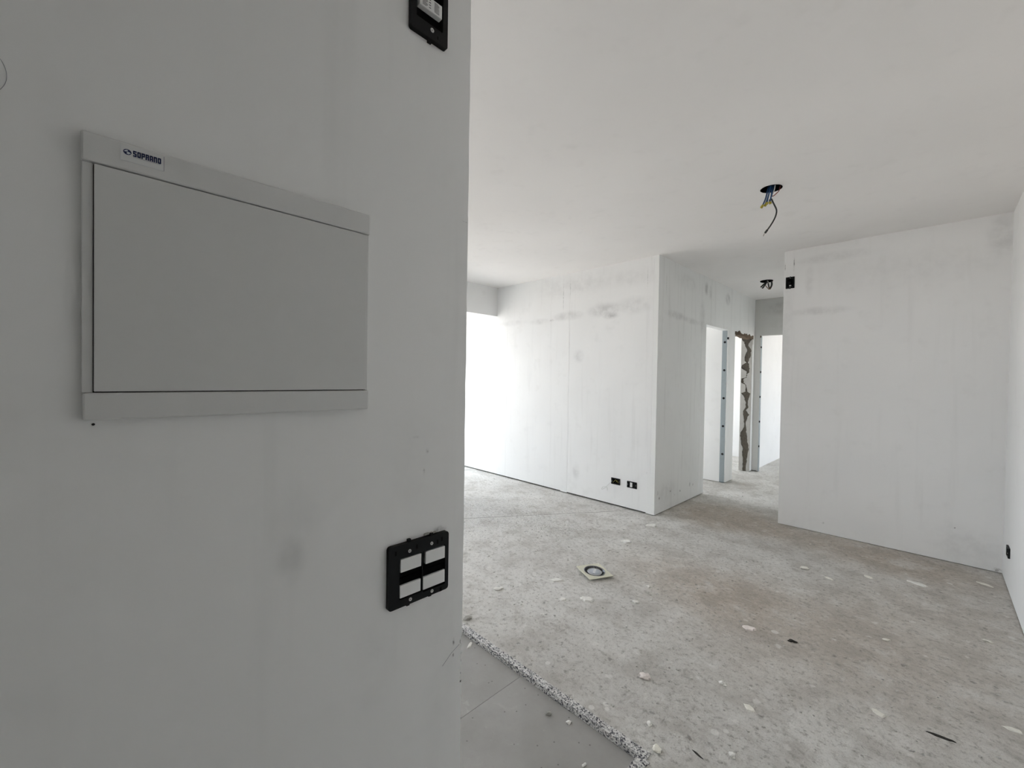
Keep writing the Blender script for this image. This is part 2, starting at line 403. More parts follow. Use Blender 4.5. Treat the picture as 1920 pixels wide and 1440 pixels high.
M['copper'] = plain('bare_copper', (0.35, 0.30, 0.27), 0.35, 1.0)
M['champagne'] = plain('champagne_metal', (0.70, 0.685, 0.56), 0.42, 0.1, 0.5, 0.08, 50)
M['reflector'] = plain('dark_reflector', (0.20, 0.205, 0.22), 0.25, 0.8, 0.5)
M['lens'] = plain('frosted_lens', (0.42, 0.45, 0.50), 0.15, 0.0, 0.6, 0.1, 30)
M['label'] = plain('lens_label', (0.68, 0.70, 0.72), 0.4)
M['plaster'] = plain('plaster_lump', (0.82, 0.81, 0.77), 0.95, 0, 0.1, 0.18, 90, 0.5)
M['cream'] = plain('cream_plaster', (0.82, 0.80, 0.73), 0.95, 0, 0.1, 0.12, 60, 0.4)
M['pale_cream'] = plain('pale_cream_plaster', (0.90, 0.88, 0.79), 0.95, 0, 0.1, 0.08, 60, 0.3)
M['pinkish'] = plain('pinkish_plaster', (0.80, 0.735, 0.70), 0.95, 0, 0.1, 0.2, 90, 0.5)
M['greycrumb'] = plain('grey_mortar', (0.40, 0.39, 0.36), 0.95, 0, 0.1, 0.3, 90, 0.5)
M['crumbs'] = plain('mixed_crumbs', (0.52, 0.505, 0.475), 0.95, 0, 0.1, 0.45, 9)
M['darkbit'] = plain('dark_scrap', (0.04, 0.038, 0.035), 0.8, 0, 0.2)
M['alu'] = plain('dark_aluminium', (0.06, 0.06, 0.062), 0.4, 0.6)
M['slab'] = plain('balcony_tile', (0.76, 0.71, 0.66), 0.7, 0, 0.3, 0.1, 8)

# ------------------------------------------------------------------ setting
XN, YN = -0.701, 0.553          # hall wall face and its free end
YF, XC = 3.934, -1.940          # living room far wall, corridor wall
YB, XB, XR = 4.636, -1.032, 0.369
YE, XW, H = 7.072, -4.30, 2.60
T = 0.12


def S(o, label, cat='wall'): return tag(o, label, cat, kind='structure')


def solid(name, mat, boxes, label, cat='wall', gap=0.0):
    """wall made of abutting boxes; with gap the boards stop short of the floor over a recessed dark plinth"""
    m = MB(); p = MB()
    for b in boxes:
        if gap and b[4] <= 0.001:
            m.box(b[0], b[1], b[2], b[3], gap, b[5])
            i = 0.03
            p.box(b[0] + i, b[1] - i, b[2] + i, b[3] - i, -0.01, gap + 0.01)
        else:
            m.box(*b)
    o = S(m.build(name, mat), label, cat)
    if gap and p.v: p.build('plinth', M['gap'], o)
    return o


# floor: concrete screed around the sunken kitchen floor (x < -0.715, y < 1.39)
fx0, fx1, fy0, fy1, kx, ky = -6.0, 1.4, -2.0, 10.2, -0.712, 1.402
m = MB()
m.prism([(fx0, ky), (kx, ky), (kx, fy0), (fx1, fy0), (fx1, fy1), (fx0, fy1)], lambda a, b, t: (a, b, t), -0.15, 0.0)
floor = S(m.build('floor', M['floor']), 'bare grey concrete screed floor with plaster splashes and brown dust', 'floor')

m = MB(); m.box(fx0, kx, fy0, ky, -0.16, -0.0295)
kf = S(m.build('floor_kitchen', M['grout']), 'sunken smooth grey tiled floor inside the granite strip', 'floor')
tile_me = None
TS, JG = 0.5985, 0.0016
ys = [1.386 - 0.6 * j for j in range(0, 6)]
xs = [-0.7145 - 0.6 * i for i in range(0, 7)]
for j in range(5):
    for i in range(6):
        if tile_me is None:
            mb = MB().box(-TS / 2, TS / 2, -TS / 2, TS / 2, -0.0095, 0)
            t0 = mb.build('tile', M['tile']); tile_me = t0.data; o = t0
        else:
            o = bpy.data.objects.new('tile', tile_me); COL.objects.link(o)
        o.location = (xs[i] - 0.3, ys[j] - 0.3, -0.02); o.parent = kf

# ceiling with two round openings for the lamp boxes
BOX1, BOX2, RB = (-0.766, 3.068), (-1.479, 5.82), 0.058
circ = lambda c, r, n=28: [(c[0] + r * math.cos(2 * math.pi * k / n), c[1] + r * math.sin(2 * math.pi * k / n)) for k in range(n)]
m = MB(); m.prism([(-5.9, fy0), (fx1, fy0), (fx1, fy1), (-5.9, fy1)], lambda a, b, t: (a, b, t), H, H + 0.16, holes=[circ(BOX1, RB), circ(BOX2, RB)])
S(m.build('ceiling', M['ceiling']), 'off-white painted flat ceiling with two lamp openings', 'ceiling')

# hall wall: its free vertical edge is knocked about
random.seed(4)
edge = []
z = -0.03
while z < H:
    e = YN + random.uniform(-0.0008, 0.0008)
    if 0.785 < z < 0.80: e -= 0.004
    elif 0.70 < z < 0.78: e -= random.choice((0.0, 0.002, 0.0045))
    elif 1.676 < z < 1.69: e -= 0.003
    edge.append((e, z)); z += 0.0075 if 0.66 < z < 0.84 or 1.66 < z < 1.70 else 0.05
edge.append((YN, H))
poly = [(-1.9, H), (-1.9, -0.03)] + edge
m = MB(); m.prism(poly, lambda a, b, t: (t, a, b), XN - T, XN)
near = S(m.build('wall_left', M['near']), 'grey-white hall wall carrying the breaker panel and black switch plate')

solid('wall_right', M['side'], [(XR, XR + T, -1.9, YB + 0.1, 0, H)], 'white wall running along the side with one small black outlet', gap=0.006)
back = solid('wall_back', M['back'], [(XB, XR + 0.0, YB, YB + T, 0, H)], 'off-white wall beside the corridor mouth with a black box high up', gap=0.005)
solid('wall_corridor_right', M['corridor'], [(XB, XB + T, YB + T, YE + T, 0, H)], 'corridor wall behind the off-white wall', gap=0.005)
far = solid('wall_far', M['far'], [(-5.9, XC - 0.09, YF, YF + T, 0, H)], 'bright white living room wall with two low black outlets', gap=0.018)
# corridor side wall with two doorways
D1, D2, HD1, HD2 = (5.174, 5.932), (6.200, 6.978), 2.038, 2.018
TC = 0.09
corr = solid('wall_corridor', M['corridor'],
             [(XC - TC, XC, YF, D1[0], 0, H), (XC - TC, XC, D1[0], D1[1], HD1, H), (XC - TC, XC, D1[1], D2[0], 0, H),
              (XC - TC, XC, D2[0], D2[1], HD2, H), (XC - 0.15, XC, D2[1], YE, 0, H)],
             'scuffed white corridor wall with two door openings', gap=0.010)
D3, HD3 = (-1.858, -1.058), 2.055
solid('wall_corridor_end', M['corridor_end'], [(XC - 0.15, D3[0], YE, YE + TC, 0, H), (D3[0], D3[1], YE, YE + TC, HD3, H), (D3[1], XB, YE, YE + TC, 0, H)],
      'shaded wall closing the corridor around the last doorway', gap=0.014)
# rooms behind the doorways
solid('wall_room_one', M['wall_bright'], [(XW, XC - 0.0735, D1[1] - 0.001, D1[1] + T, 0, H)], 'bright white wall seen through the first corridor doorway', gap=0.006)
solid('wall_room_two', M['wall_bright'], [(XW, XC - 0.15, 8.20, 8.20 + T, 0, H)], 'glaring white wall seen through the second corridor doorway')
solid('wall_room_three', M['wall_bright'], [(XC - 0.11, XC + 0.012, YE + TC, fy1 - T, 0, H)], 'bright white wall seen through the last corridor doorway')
solid('wall_outer_room_three', M['wall'], [(1.2, 1.35, YB + T, WIN_ROOM3[0], 0, H), (1.2, 1.35, WIN_ROOM3[1], fy1, 0, H), (1.2, 1.35, WIN_ROOM3[0], WIN_ROOM3[1], 0, WIN_ROOM3[2]),
                                       (1.2, 1.35, WIN_ROOM3[0], WIN_ROOM3[1], WIN_ROOM3[3], H), (-2.05, 1.2, fy1 - T, fy1, 0, H), (XB + T, 1.2, YE, YE + TC, 0, H)],
      'outer white walls of the last room')
# exterior wall with the balcony opening and the windows
eb = []; prev = -2.0
for wv in (WIN_KITCHEN, WIN_LIVING, WIN_ROOM1, WIN_ROOM2):
    eb.append((XW - 0.15, XW, prev, wv[0], -0.03, H)); prev = wv[1]
    if wv[2] > 0: eb.append((XW - 0.15, XW, wv[0], wv[1], -0.03, wv[2]))
    eb.append((XW - 0.15, XW, wv[0], wv[1], wv[3], H))
eb.append((XW - 0.15, XW, YF + T, WIN_ROOM1[0], -0.03, H)) if False else None
eb.append((XW - 0.15, XW, prev, 8.32, -0.03, H))
eb = [b for b in eb if b and b[3] - b[2] > 1e-4]
eb = [(b[0], b[1], (YF + T if abs(b[2] - YF) < 1e-6 and b[5] == H and b[4] < 0 else b[2]), b[3], b[4], b[5]) for b in eb]
solid('wall_window', M['wall'], eb, 'white outer wall with the balcony opening')
solid('wall_rear', M['wall'], [(XW - 0.15, XR + T, -2.0, -1.88, -0.03, H), (XN, XR, -1.02, -0.90, -0.03, H)], 'white wall closing the hall and kitchen behind, with an added piece bouncing light')  # nearer second piece added to bounce light onto the hall wall


def win_frame(i, wv, x0, x1, label):
    e = S(empty('window_%d' % i, ((x0 + x1) / 2, (wv[0] + wv[1]) / 2, wv[2])), label, 'window')
    t = 0.045
    for (y0, y1, z0, z1) in ((wv[0], wv[0] + t, wv[2], wv[3]), (wv[1] - t, wv[1], wv[2], wv[3])):
        MB().box(x0, x1, y0 + 0.001, y1 - 0.001, z0 + 0.001, z1 - 0.001).build('window_frame_upright', M['alu'], e)
    for (z0, z1) in ((wv[2], wv[2] + t * 0.6), (wv[3] - t, wv[3])):
        MB().box(x0, x1, wv[0] + t, wv[1] - t, z0 + 0.001, z1 - 0.001).build('window_frame_rail', M['alu'], e)
    return e


wk = list(WIN_ROOM1)
win_frame(1, WIN_KITCHEN, XW - 0.10, XW - 0.05, 'dark aluminium kitchen window frame')
win_frame(2, WIN_ROOM1, XW - 0.10, XW - 0.05, 'dark aluminium window frame of the first room')
win_frame(3, WIN_ROOM2, XW - 0.10, XW - 0.05, 'dark aluminium window frame of the second room')
win_frame(4, WIN_ROOM3, 1.25, 1.30, 'dark aluminium window frame of the last room')

# taped board joints: thin strips standing a hair proud of the walls
for (x0, x1, z0, z1) in ((-2.062, -1.99, 0.42, 2.57), (-3.135, -3.037, 0.011, 2.59), (-4.18, -4.09, 0.9, 2.59)):
    MB().box(x0, x1, YF - 0.0010, YF + 0.002, z0, z1).build('joint_tape', M['far'], far)
MB().box(XB, -0.953, YB - 0.0010, YB + 0.002, 0.06, 2.57).build('joint_tape', M['back'], back)
MB().box(XC - 0.002, XC + 0.0010, YF + 0.02, 4.11, 0.20, 2.56).build('joint_tape', M['corridor'], corr)
MB().box(XC - 0.002, XC + 0.0010, 5.03, D1[0] - 0.01, 0.06, 2.5).build('joint_tape', M['corridor'], corr)

# balcony slab outside
S(MB().box(-5.9, XW - 0.15, 2.22, YF, -0.12, -0.03).build('balcony_slab', M['slab']), 'tiled balcony floor outside the living room', 'balcony')

S(MB().box(-5.9, XW - 0.15, 2.10, 2.22, -0.03, H).build('wall_balcony_blocker', M['wall']), 'added unseen white partition cutting daylight on the living room far wall', 'wall')  # unseen partition, added to cut the daylight reaching the far wall

# ------------------------------------------------------------------ doorways
def stud(parent, fn, z1, w, name='metal_stud'):
    """galvanised U-channel standing in a jamb: web towards the opening, two lips"""
    a = MB().prism([(0, 0), (w, 0), (w, 0.022), (w - 0.0012, 0.022), (w - 0.0012, 0.0015), (0.0012, 0.0015), (0.0012, 0.022), (0, 0.022)], fn, 0.002, z1)
    return a.build(name, M['steel'], parent)


d1 = S(empty('door_1', (XC - 0.045, (D1[0] + D1[1]) / 2, 0)), 'first corridor doorway with exposed steel stud and black plugs', 'doorway')
stud(d1, lambda a, b, t: (XC - 0.073 + a, D1[1] - 0.003 + b * 0.0 - (0.0 if b > 0.01 else 0.0) + (b if b < 0.002 else 0.0025), t), HD1 - 0.004, 0.060)
for k in range(6):
    zc = 1.880 - 0.374 * k
    if zc > 0.05:
        MB().lathe([(0.0, 0.0026), (0.0125, 0.0026), (0.0150, 0.001), (0.0155, -0.001)], lambda x, y, h, zc=zc: (XC - 0.040 + x, D1[1] - 0.003 - h, zc + y), 16).build('plug', M['black'], d1)
MB().box(XC - 0.012, XC + 0.004, D1[1] - 0.0035, D1[1] + 0.02, 1.915, 1.945).build('hinge_clip', M['black'], d1)
stud(d1, lambda a, b, t: (XC - 0.073 + a, D1[0] + 0.003 - (b if b < 0.002 else 0.0025), t), HD1 - 0.004, 0.060)

d2 = S(empty('door_2', (XC - 0.06, (D2[0] + D2[1]) / 2, 0)), 'second corridor doorway with broken masonry jamb', 'doorway')
JX0, JX1, JY = XC - 0.148, XC - 0.002, D2[1]
MB().box(JX0, JX1, JY - 0.006, JY - 0.0005, 0.0, HD2 - 0.004).build('masonry_core', M['masonry'], d2)
dark = [(0, .03, .97), (.02, .25, .85), (.035, .3, .7), (.06, .42, .72), (.08, .6, .95), (.11, .45, .95), (.15, .3, .8), (.175, .48, .7), (.195, .12, .8), (.22, .05, .82), (.245, .55, .85), (.265, .58, .62),
        (.29, .45, .55), (.30, .05, .3), (.33, .05, .28), (.345, .45, .56), (.37, .54, .6), (.395, .48, .66), (.41, .1, .95), (.44, .35, .9), (.465, .48, .7), (.51, .58, .82), (.54, .35, .62), (.57, .3, .9),
        (.60, .35, .7), (.64, .45, .62), (.68, .38, .7), (.71, .1, .65), (.75, .1, .75), (.79, .15, .85), (.83, .35, .95), (.87, .33, .8), (.91, .36, .8), (.95, .4, .75), (1.0, .4, .7)]
random.seed(9)
zt = HD2 - 0.02
fine = []
for (a, b) in zip(dark[:-1], dark[1:]):
    for k in range(3):
        t = k / 3
        fine.append((a[0] + (b[0] - a[0]) * t, a[1] + (b[1] - a[1]) * t + random.uniform(-.05, .05), a[2] + (b[2] - a[2]) * t + random.uniform(-.05, .05)))
fine.append(dark[-1])
sx = lambda s: JX0 + 0.001 + (JX1 - JX0 - 0.002) * max(0.0, min(1.0, s))
for side in (0, 1):
    m = MB()
    for (a, b) in zip(fine[:-1], fine[1:]):
        za, zb = zt * (1 - a[0]) + 0.003, zt * (1 - b[0]) + 0.003
        if side == 0: q = [(sx(0), za), (sx(max(0.02, a[1])), za), (sx(max(0.02, b[1])), zb), (sx(0), zb)]
        else: q = [(sx(min(.98, a[2])), za), (sx(1), za), (sx(1), zb), (sx(min(.98, b[2])), zb)]
        m.add([(x, JY - 0.016, zz) for x, zz in q] + [(x, JY - 0.005, zz) for x, zz in q], [(0, 1, 2, 3), (7, 6, 5, 4), (0, 4, 5, 1), (1, 5, 6, 2), (2, 6, 7, 3), (3, 7, 4, 0)])
    m.build('render_coat', M['render'], d2)
random.seed(12)
top = []; bot = []
for k in range(19):
    y = D2[0] - 0.01 + (D2[1] - D2[0] + 0.03) * k / 18
    top.append((y, HD2 + 0.012 + random.uniform(0.0, 0.032) + (0.02 if k in (3, 4, 9) else 0))); bot.append((y, HD2 - 0.012 + random.uniform(-0.012, 0.006)))
MB().prism(bot + top[::-1], lambda a, b, t: (t, a, b), XC - 0.088, XC + 0.006).build('broken_lintel', M['brown_block'], d2)
MB().box(XC - 0.001, XC + 0.004, D2[1] + 0.012, D2[1] + 0.022, HD2 - 0.10, HD2 + 0.01).build('plaster_lip', M['render'], d2)

d3 = S(empty('door_3', ((D3[0] + D3[1]) / 2, YE + 0.045, 0)), 'last corridor doorway with thin steel stud edge', 'doorway')
stud(d3, lambda a, b, t: (D3[0] + 0.003 - (b if b < 0.002 else 0.0025), YE + 0.008 + a, t), HD3 - 0.004, 0.070)
for k in range(6):
    zc = 1.880 - 0.374 * k
    if zc > 0.05:
        MB().lathe([(0.0, 0.009), (0.0115, 0.009), (0.0145, 0.004), (0.0155, -0.001)], lambda x, y, h, zc=zc: (D3[0] + 0.003 + h, YE + 0.022 + x, zc + y), 14).build('plug', M['black'], d3)
MB().box(D3[0] - 0.006, D3[0] + 0.008, YE - 0.003, YE + 0.012, HD3 - 0.03, HD3 - 0.002).build('corner_nick', M['brown_block'], d3)

# ------------------------------------------------------------------ granite strip (two stones)
random.seed(21)
def stone(name, x0, x1, y0, y1, label, jag_side):
    """sawn granite strip, its edge towards the concrete slightly ragged"""
    n = 40; P = []
    if jag_side == 'y1':
        far_e = [(x0 + (x1 - x0) * k / n, y1 + random.uniform(-0.003, 0.001)) for k in range(n + 1)]
        P = [(x0, y0), (x1, y0)] + far_e[::-1]
    else:
        far_e = [(x1 + random.uniform(-0.003, 0.001), y0 + (y1 - y0) * k / n) for k in range(n + 1)]
        P = [(x0, y0)] + far_e + [(x0, y1)]
    o = MB().prism(P, lambda a, b, t: (a, b, t), -0.024, 0.0035).build(name, M['granite'], None, 0.0012)
    return tag(o, label, 'granite strip', 'granite edging of the sunken floor')


stone('granite_strip', -3.2, -0.694, 1.388, 1.424, 'long speckled granite strip crossing the floor away from the hall wall', 'y1')
stone('granite_strip', -0.726, -0.680, 0.560, 1.3865, 'short wider speckled granite strip at the bottom edge of the photo', 'x1')

# ------------------------------------------------------------------ breaker panel on the hall wall
PY0, PY1, PZ0, PZ1 = -0.0165, 0.330, 1.2990, 1.6320
PX = XN
panel = tag(empty('breaker_panel', (XN, (PY0 + PY1) / 2, PZ0)), 'flush white plastic breaker panel with a blank door on the hall wall', 'breaker panel')
bx = lambda name, mat, x0, x1, y0, y1, z0, z1, par, bev=0.0: MB().box(x0, x1, y0, y1, z0, z1).build(name, mat, par, bev)
bx('back_plate', M['gap'], PX + 0.0003, PX + 0.0050, PY0 + 0.003, PY1 - 0.003, PZ0 + 0.003, PZ1 - 0.003, panel)
rail_t = bx('top_rail', M['panel'], PX + 0.0003, PX + 0.0140, PY0, PY1, 1.5985, PZ1, panel, 0.0022)
bx('bottom_rail', M['panel'], PX + 0.0003, PX + 0.0140, PY0 + 0.0015, PY1, PZ0, 1.3315, panel, 0.0022)
bx('side_stile', M['panel'], PX + 0.0003, PX + 0.0095, PY0 + 0.0005, PY0 + 0.0100, 1.3315, 1.5985, panel, 0.001)
bx('side_stile', M['panel'], PX + 0.0003, PX + 0.0105, PY1 - 0.0055, PY1 - 0.0010, 1.3315, 1.5985, panel, 0.001)
door = bx('door', M['panel_door'], PX + 0.0030, PX + 0.0138, PY0 + 0.0108, PY1 - 0.0060, 1.3328, 1.5970, panel, 0.0010)
# maker's label with emblem and lettering
SY0, SY1, SZ0, SZ1 = 0.0166, 0.0567, 1.6095, 1.6275
SXF = PX + 0.0140
stk = bx('maker_label', M['sticker'], SXF - 0.0002, SXF + 0.0003, SY0, SY1, SZ0, SZ1, panel)
tag(stk, 'clear label with blue emblem and lettering')
for (y0_, y1_, z0_, z1_) in ((SY1 - 0.0005, SY1, SZ0, SZ1), (SY0, SY0 + 0.0003, SZ0, SZ1), (SY0, SY1, SZ0, SZ0 + 0.0002)):
    bx('label_edge', M['grey_ink'] if y0_ > 0.05 else M['white_ink'], SXF + 0.0002, SXF + 0.00036, y0_, y1_, z0_, z1_, stk)
SW, SH = SY1 - SY0, SZ1 - SZ0
pf = lambda a, b, t: (SXF + t, SY0 + a * SW, SZ0 + b * SH)
asp = SW / SH
ell = lambda ca, cb, ra, rb, rot=0.0, n=24, a0=0.0, a1=2 * math.pi: [(ca + (ra * math.cos(t) * math.cos(rot) - rb * math.sin(t) * math.sin(rot)) / asp, cb + ra * math.cos(t) * math.sin(rot) + rb * math.sin(t) * math.cos(rot)) for t in [a0 + (a1 - a0) * k / n for k in range(n)]]
MB().prism(ell(0.150, 0.605, 0.205, 0.185), pf, 0.0003, 0.00042).build('emblem', M['blue_ink'], stk)
em = MB()
em.prism(ell(0.122, 0.675, 0.105, 0.045, 0.55), pf, 0.0004, 0.0005)
em.prism(ell(0.178, 0.575, 0.105, 0.045, -0.35), pf, 0.0004, 0.0005)
em.prism(ell(0.160, 0.505, 0.07, 0.03, -0.2), pf, 0.0004, 0.0005)
em.build('emblem_globe_mark', M['white_ink'], stk)
STROKES = {  # boxes on a 4 x 5 grid: x0, x1, y0, y1
    'S': [(0.2, 4, 3.75, 5), (0, 1.5, 2.4, 4.8), (0.2, 3.8, 1.9, 3.1), (2.5, 4, 0.2, 2.6), (0, 3.8, 0, 1.25)],
    'O': [(0, 1.6, 0.25, 4.75), (2.4, 4, 0.25, 4.75), (0.3, 3.7, 3.75, 5), (0.3, 3.7, 0, 1.25)],
    'P': [(0, 1.6, 0, 5), (0, 3.75, 3.75, 5), (2.4, 4, 2.2, 4.75), (0, 3.75, 1.7, 2.7)],
    'R': [(0, 1.6, 0, 5), (0, 3.75, 3.75, 5), (2.4, 4, 2.5, 4.75), (0, 3.6, 2, 2.9), (2.4, 4, 0, 2.2)],
    'A': [(0, 1.6, 0, 4.6), (2.4, 4, 0, 4.6), (0.4, 3.6, 3.75, 5), (0, 4, 1.5, 2.4)],
    'N': [(0, 1.6, 0, 5), (2.4, 4, 0, 4.7), (0, 3.7, 3.75, 5)]}
x = 0.275; cw = 0.083; gp = 0.0115; b0, b1 = 0.42, 0.81
for ch in 'SOPRANO':
    lm = MB()
    for (p0, p1, q0, q1) in STROKES[ch]:
        A0, A1 = x + cw * p0 / 4, x + cw * p1 / 4; B0, B1 = b0 + (b1 - b0) * q0 / 5, b0 + (b1 - b0) * q1 / 5
        lm.prism([(A0, B0), (A1, B0), (A1, B1), (A0, B1)], pf, 0.0003, 0.00042)
    lm.build('letter', M['blue_ink'], stk, recalc=True)
    x += cw + gp
lm = MB(); a = 0.285; random.seed(2)
while a < 0.90:
    wv = random.uniform(0.008, 0.02); lm.prism([(a, 0.36), (a + wv, 0.36), (a + wv, 0.39), (a, 0.39)], pf, 0.0003, 0.0004); a += wv + 0.006
lm.build('fine_print', M['grey_ink'], stk)

# ------------------------------------------------------------------ black wall plates
def rrect(a0, a1, b0, b1, r, n=4):
    P = []
    for (ca, cb, s) in ((a1 - r, b1 - r, 0), (a0 + r, b1 - r, 1), (a0 + r, b0 + r, 2), (a1 - r, b0 + r, 3)):
        for k in range(n + 1):
            t = math.pi / 2 * (s + k / n); P.append((ca + r * math.cos(t), cb + r * math.sin(t)))
    return P


def screw_on(parent, fn, a, b, t, r=0.0033):
    o = MB().lathe([(0.0011, t + 0.0008), (0.0016, t + 0.0016), (r * 0.8, t + 0.0018), (r, t + 0.0010), (r, t - 0.001)], lambda x, y, h: fn(a + x, b + y, h), 16).build('screw', M['screw'], parent)
    MB().box(-0.0006, 0.0006, -0.0011, 0.0011, 0, 0.0)  # slot is the open ring in the head
    return o


fn_near = lambda a, b, t: (XN + t, a, b)
sw = tag(empty('switch_plate', (XN, 0.441, 0.924)), 'square black switch plate with four white rockers low on the hall wall', 'switch')
A0, A1, B0, B1 = 0.3745, 0.5075, 0.9245, 1.0425
m = MB(); m.prism(rrect(A0, A1, B0, B1, 0.006), fn_near, 0.0003, 0.0098, holes=[rrect(0.3965, 0.4445, 0.9395, 1.0165, 0.002), rrect(0.4470, 0.4998, 0.9365, 1.0165, 0.002)])
m.build('support_frame', M['black'], sw, 0.0012)
bx('inner_box', M['blackbox'], XN + 0.0003, XN + 0.0030, 0.3955, 0.5005, 0.9360, 1.0175, sw)
for (a0, a1, bb0, bb1) in ((0.3985, 0.4430, 0.9900, 1.0145), (0.4530, 0.4982, 0.9900, 1.0142), (0.3975, 0.4420, 0.9420, 0.9655), (0.4475, 0.4985, 0.9410, 0.9660)):
    bx('rocker', M['white_key'], XN + 0.0025, XN + 0.0102, a0, a1, bb0, bb1, sw, 0.0008)
    bx('module_carrier', M['blackbox'], XN + 0.0025, XN + 0.0060, a0 - 0.0015, a1 + 0.0015, bb0 - 0.010 if bb0 > 0.98 else bb1, bb0 if bb0 > 0.98 else bb1 + 0.012, sw)
for (a, b) in ((0.4170, 1.0265), (0.4660, 1.0278), (0.4195, 0.9335), (0.4680, 0.9325)):
    screw_on(sw, fn_near, a, b, 0.0098)
for (a, b0_, b1_) in ((0.4190, B1 - 0.001, B1 + 0.0045), (0.4690, B1 - 0.001, B1 + 0.0035), (0.4175, B0 - 0.0045, B0 + 0.001), (0.4665, B0 - 0.004, B0 + 0.001)):
    bx('fixing_tab', M['black'], XN + 0.0003, XN + 0.0060, a - 0.0032, a + 0.0032, b0_, b1_, sw)
for (a, b) in ((0.4905, 1.0300), (0.4800, 1.0270), (0.4890, 0.9285), (0.3880, 1.0290), (0.4330, 1.0300)):
    bx('slot', M['blackbox'], XN + 0.0096, XN + 0.0100, a - 0.002, a + 0.002, b - 0.0042, b + 0.0042, sw)
# torn plaster on the plate's upper edge
random.seed(5)
ch = tag(empty('plaster_chips', (XN, 0.47, 1.0445)), 'torn plaster crumbs along the top of the square switch plate', 'plaster')
for k in range(9):
    a = 0.455 + 0.030 * k / 9 + random.uniform(-0.002, 0.002); r = random.uniform(0.0012, 0.0030)
    MB().lathe([(0, -r), (r, -0.3 * r), (0.7 * r, 0.6 * r), (0, r)], lambda x, y, h, a=a, r=r: (XN + 0.002 + x, a + y * 1.4, 1.0443 + h + r * 0.5), 6).build('crumb', M['greycrumb'], ch)

up = tag(empty('wall_plate', (XN, 0.447, 2.003)), 'tall black plate with a white slotted module at the top of the hall wall', 'wall plate')
A0, A1, B0, B1 = 0.4060, 0.4880, 2.0030, 2.1230
m = MB(); m.prism(rrect(A0, A1, B0, B1, 0.005), fn_near, 0.0003, 0.0098, holes=[rrect(0.4175, 0.4765, 2.0290, 2.0980, 0.002)])
m.build('support_frame', M['black'], up, 0.0012)
bx('inner_box', M['blackbox'], XN + 0.0003, XN + 0.0030, 0.4165, 0.4775, 2.0280, 2.0990, up)
mod = bx('module', M['white_key'], XN + 0.0030, XN + 0.0138, 0.4215, 0.4712, 2.0500, 2.0750, up, 0.001)
g = MB()
for c in range(2):
    for k in range(9):
        z0 = 2.0535 + k * 0.0022
        ya = 0.4275 + c * 0.0260
        g.box(XN + 0.0137, XN + 0.0140, ya, ya + (0.011 if (k + c) % 3 else 0.008), z0, z0 + 0.0009)
for k in range(4):
    g.box(XN + 0.0137, XN + 0.0140, 0.4415, 0.4455, 2.0545 + k * 0.0048, 2.0560 + k * 0.0048)
g.build('printed_lines', M['print'], mod)
screw_on(up, fn_near, 0.4515, 2.0200, 0.0098, 0.004)
screw_on(up, fn_near, 0.4515, 2.1080, 0.0098, 0.004)
bx('fixing_tab', M['black'], XN + 0.0003, XN + 0.0060, 0.446, 0.454, 1.9990, 2.0040, up)
bx('slot', M['blackbox'], XN + 0.0096, XN + 0.0100, 0.463, 0.466, 2.010, 2.016, up)

# screw head left under the panel, pencil arc on the wall
bolt = tag(MB().lathe([(0.0, 0.0011), (0.0007, 0.0012), (0.0014, 0.0009), (0.0015, 0.0002)], lambda x, y, h: (XN + h, -0.006 + x, 1.2935 + y), 14).build('screw_head', M['darkbit']), 'tiny screw head in the wall just under the breaker panel', 'screw')
pa = []
for k in range(15):
    t = math.radians(-58 + 116 * k / 14); pa.append((XN + 0.0002, -0.0955 + 0.024 * math.cos(t), 1.669 + 0.0275 * math.sin(t)))
tag(MB().tube(pa, 0.00018, 5).build('pencil_arc', M['grey_ink']), 'thin grey pencil arc at the edge of the hall wall', 'mark')

MB().tube([(XN + 0.0001, 0.503, 0.760), (XN + 0.0001, 0.525, 0.777), (XN + 0.0001, 0.546, 0.787)], 0.0004, 5).build('scratch', M['grey_ink'], near)

# outlets in the living room wall
fn_far = lambda a, b, t: (a, YF - t, b)


def outlet(name, fn, a0, a1, b0, b1, label, hole, wide=True, depth=0.006):
    e = tag(empty(name, fn((a0 + a1) / 2, b0, 0.0)), label, 'outlet')
    MB().prism(rrect(a0, a1, b0, b1, 0.003, 2), fn, 0.0003, depth, holes=[hole]).build('support_frame', M['black'], e, 0.0006)
    h0, h1 = min(p[0] for p in hole), max(p[0] for p in hole); g0, g1 = min(p[1] for p in hole), max(p[1] for p in hole)
    MB().prism([(h0, g0), (h1, g0), (h1, g1), (h0, g1)], fn, 0.0003, 0.0012).build('inner_box', M['blackbox'], e)
    ca, cb = (a0 + a1) / 2, (b0 + b1) / 2
    if wide: pts = ((a0 + 0.009, cb), (a1 - 0.009, cb))
    else: pts = ((ca, b0 + 0.009), (ca, b1 - 0.009))
    for (a, b) in pts: screw_on(e, fn, a, b, depth, 0.003)
    return e


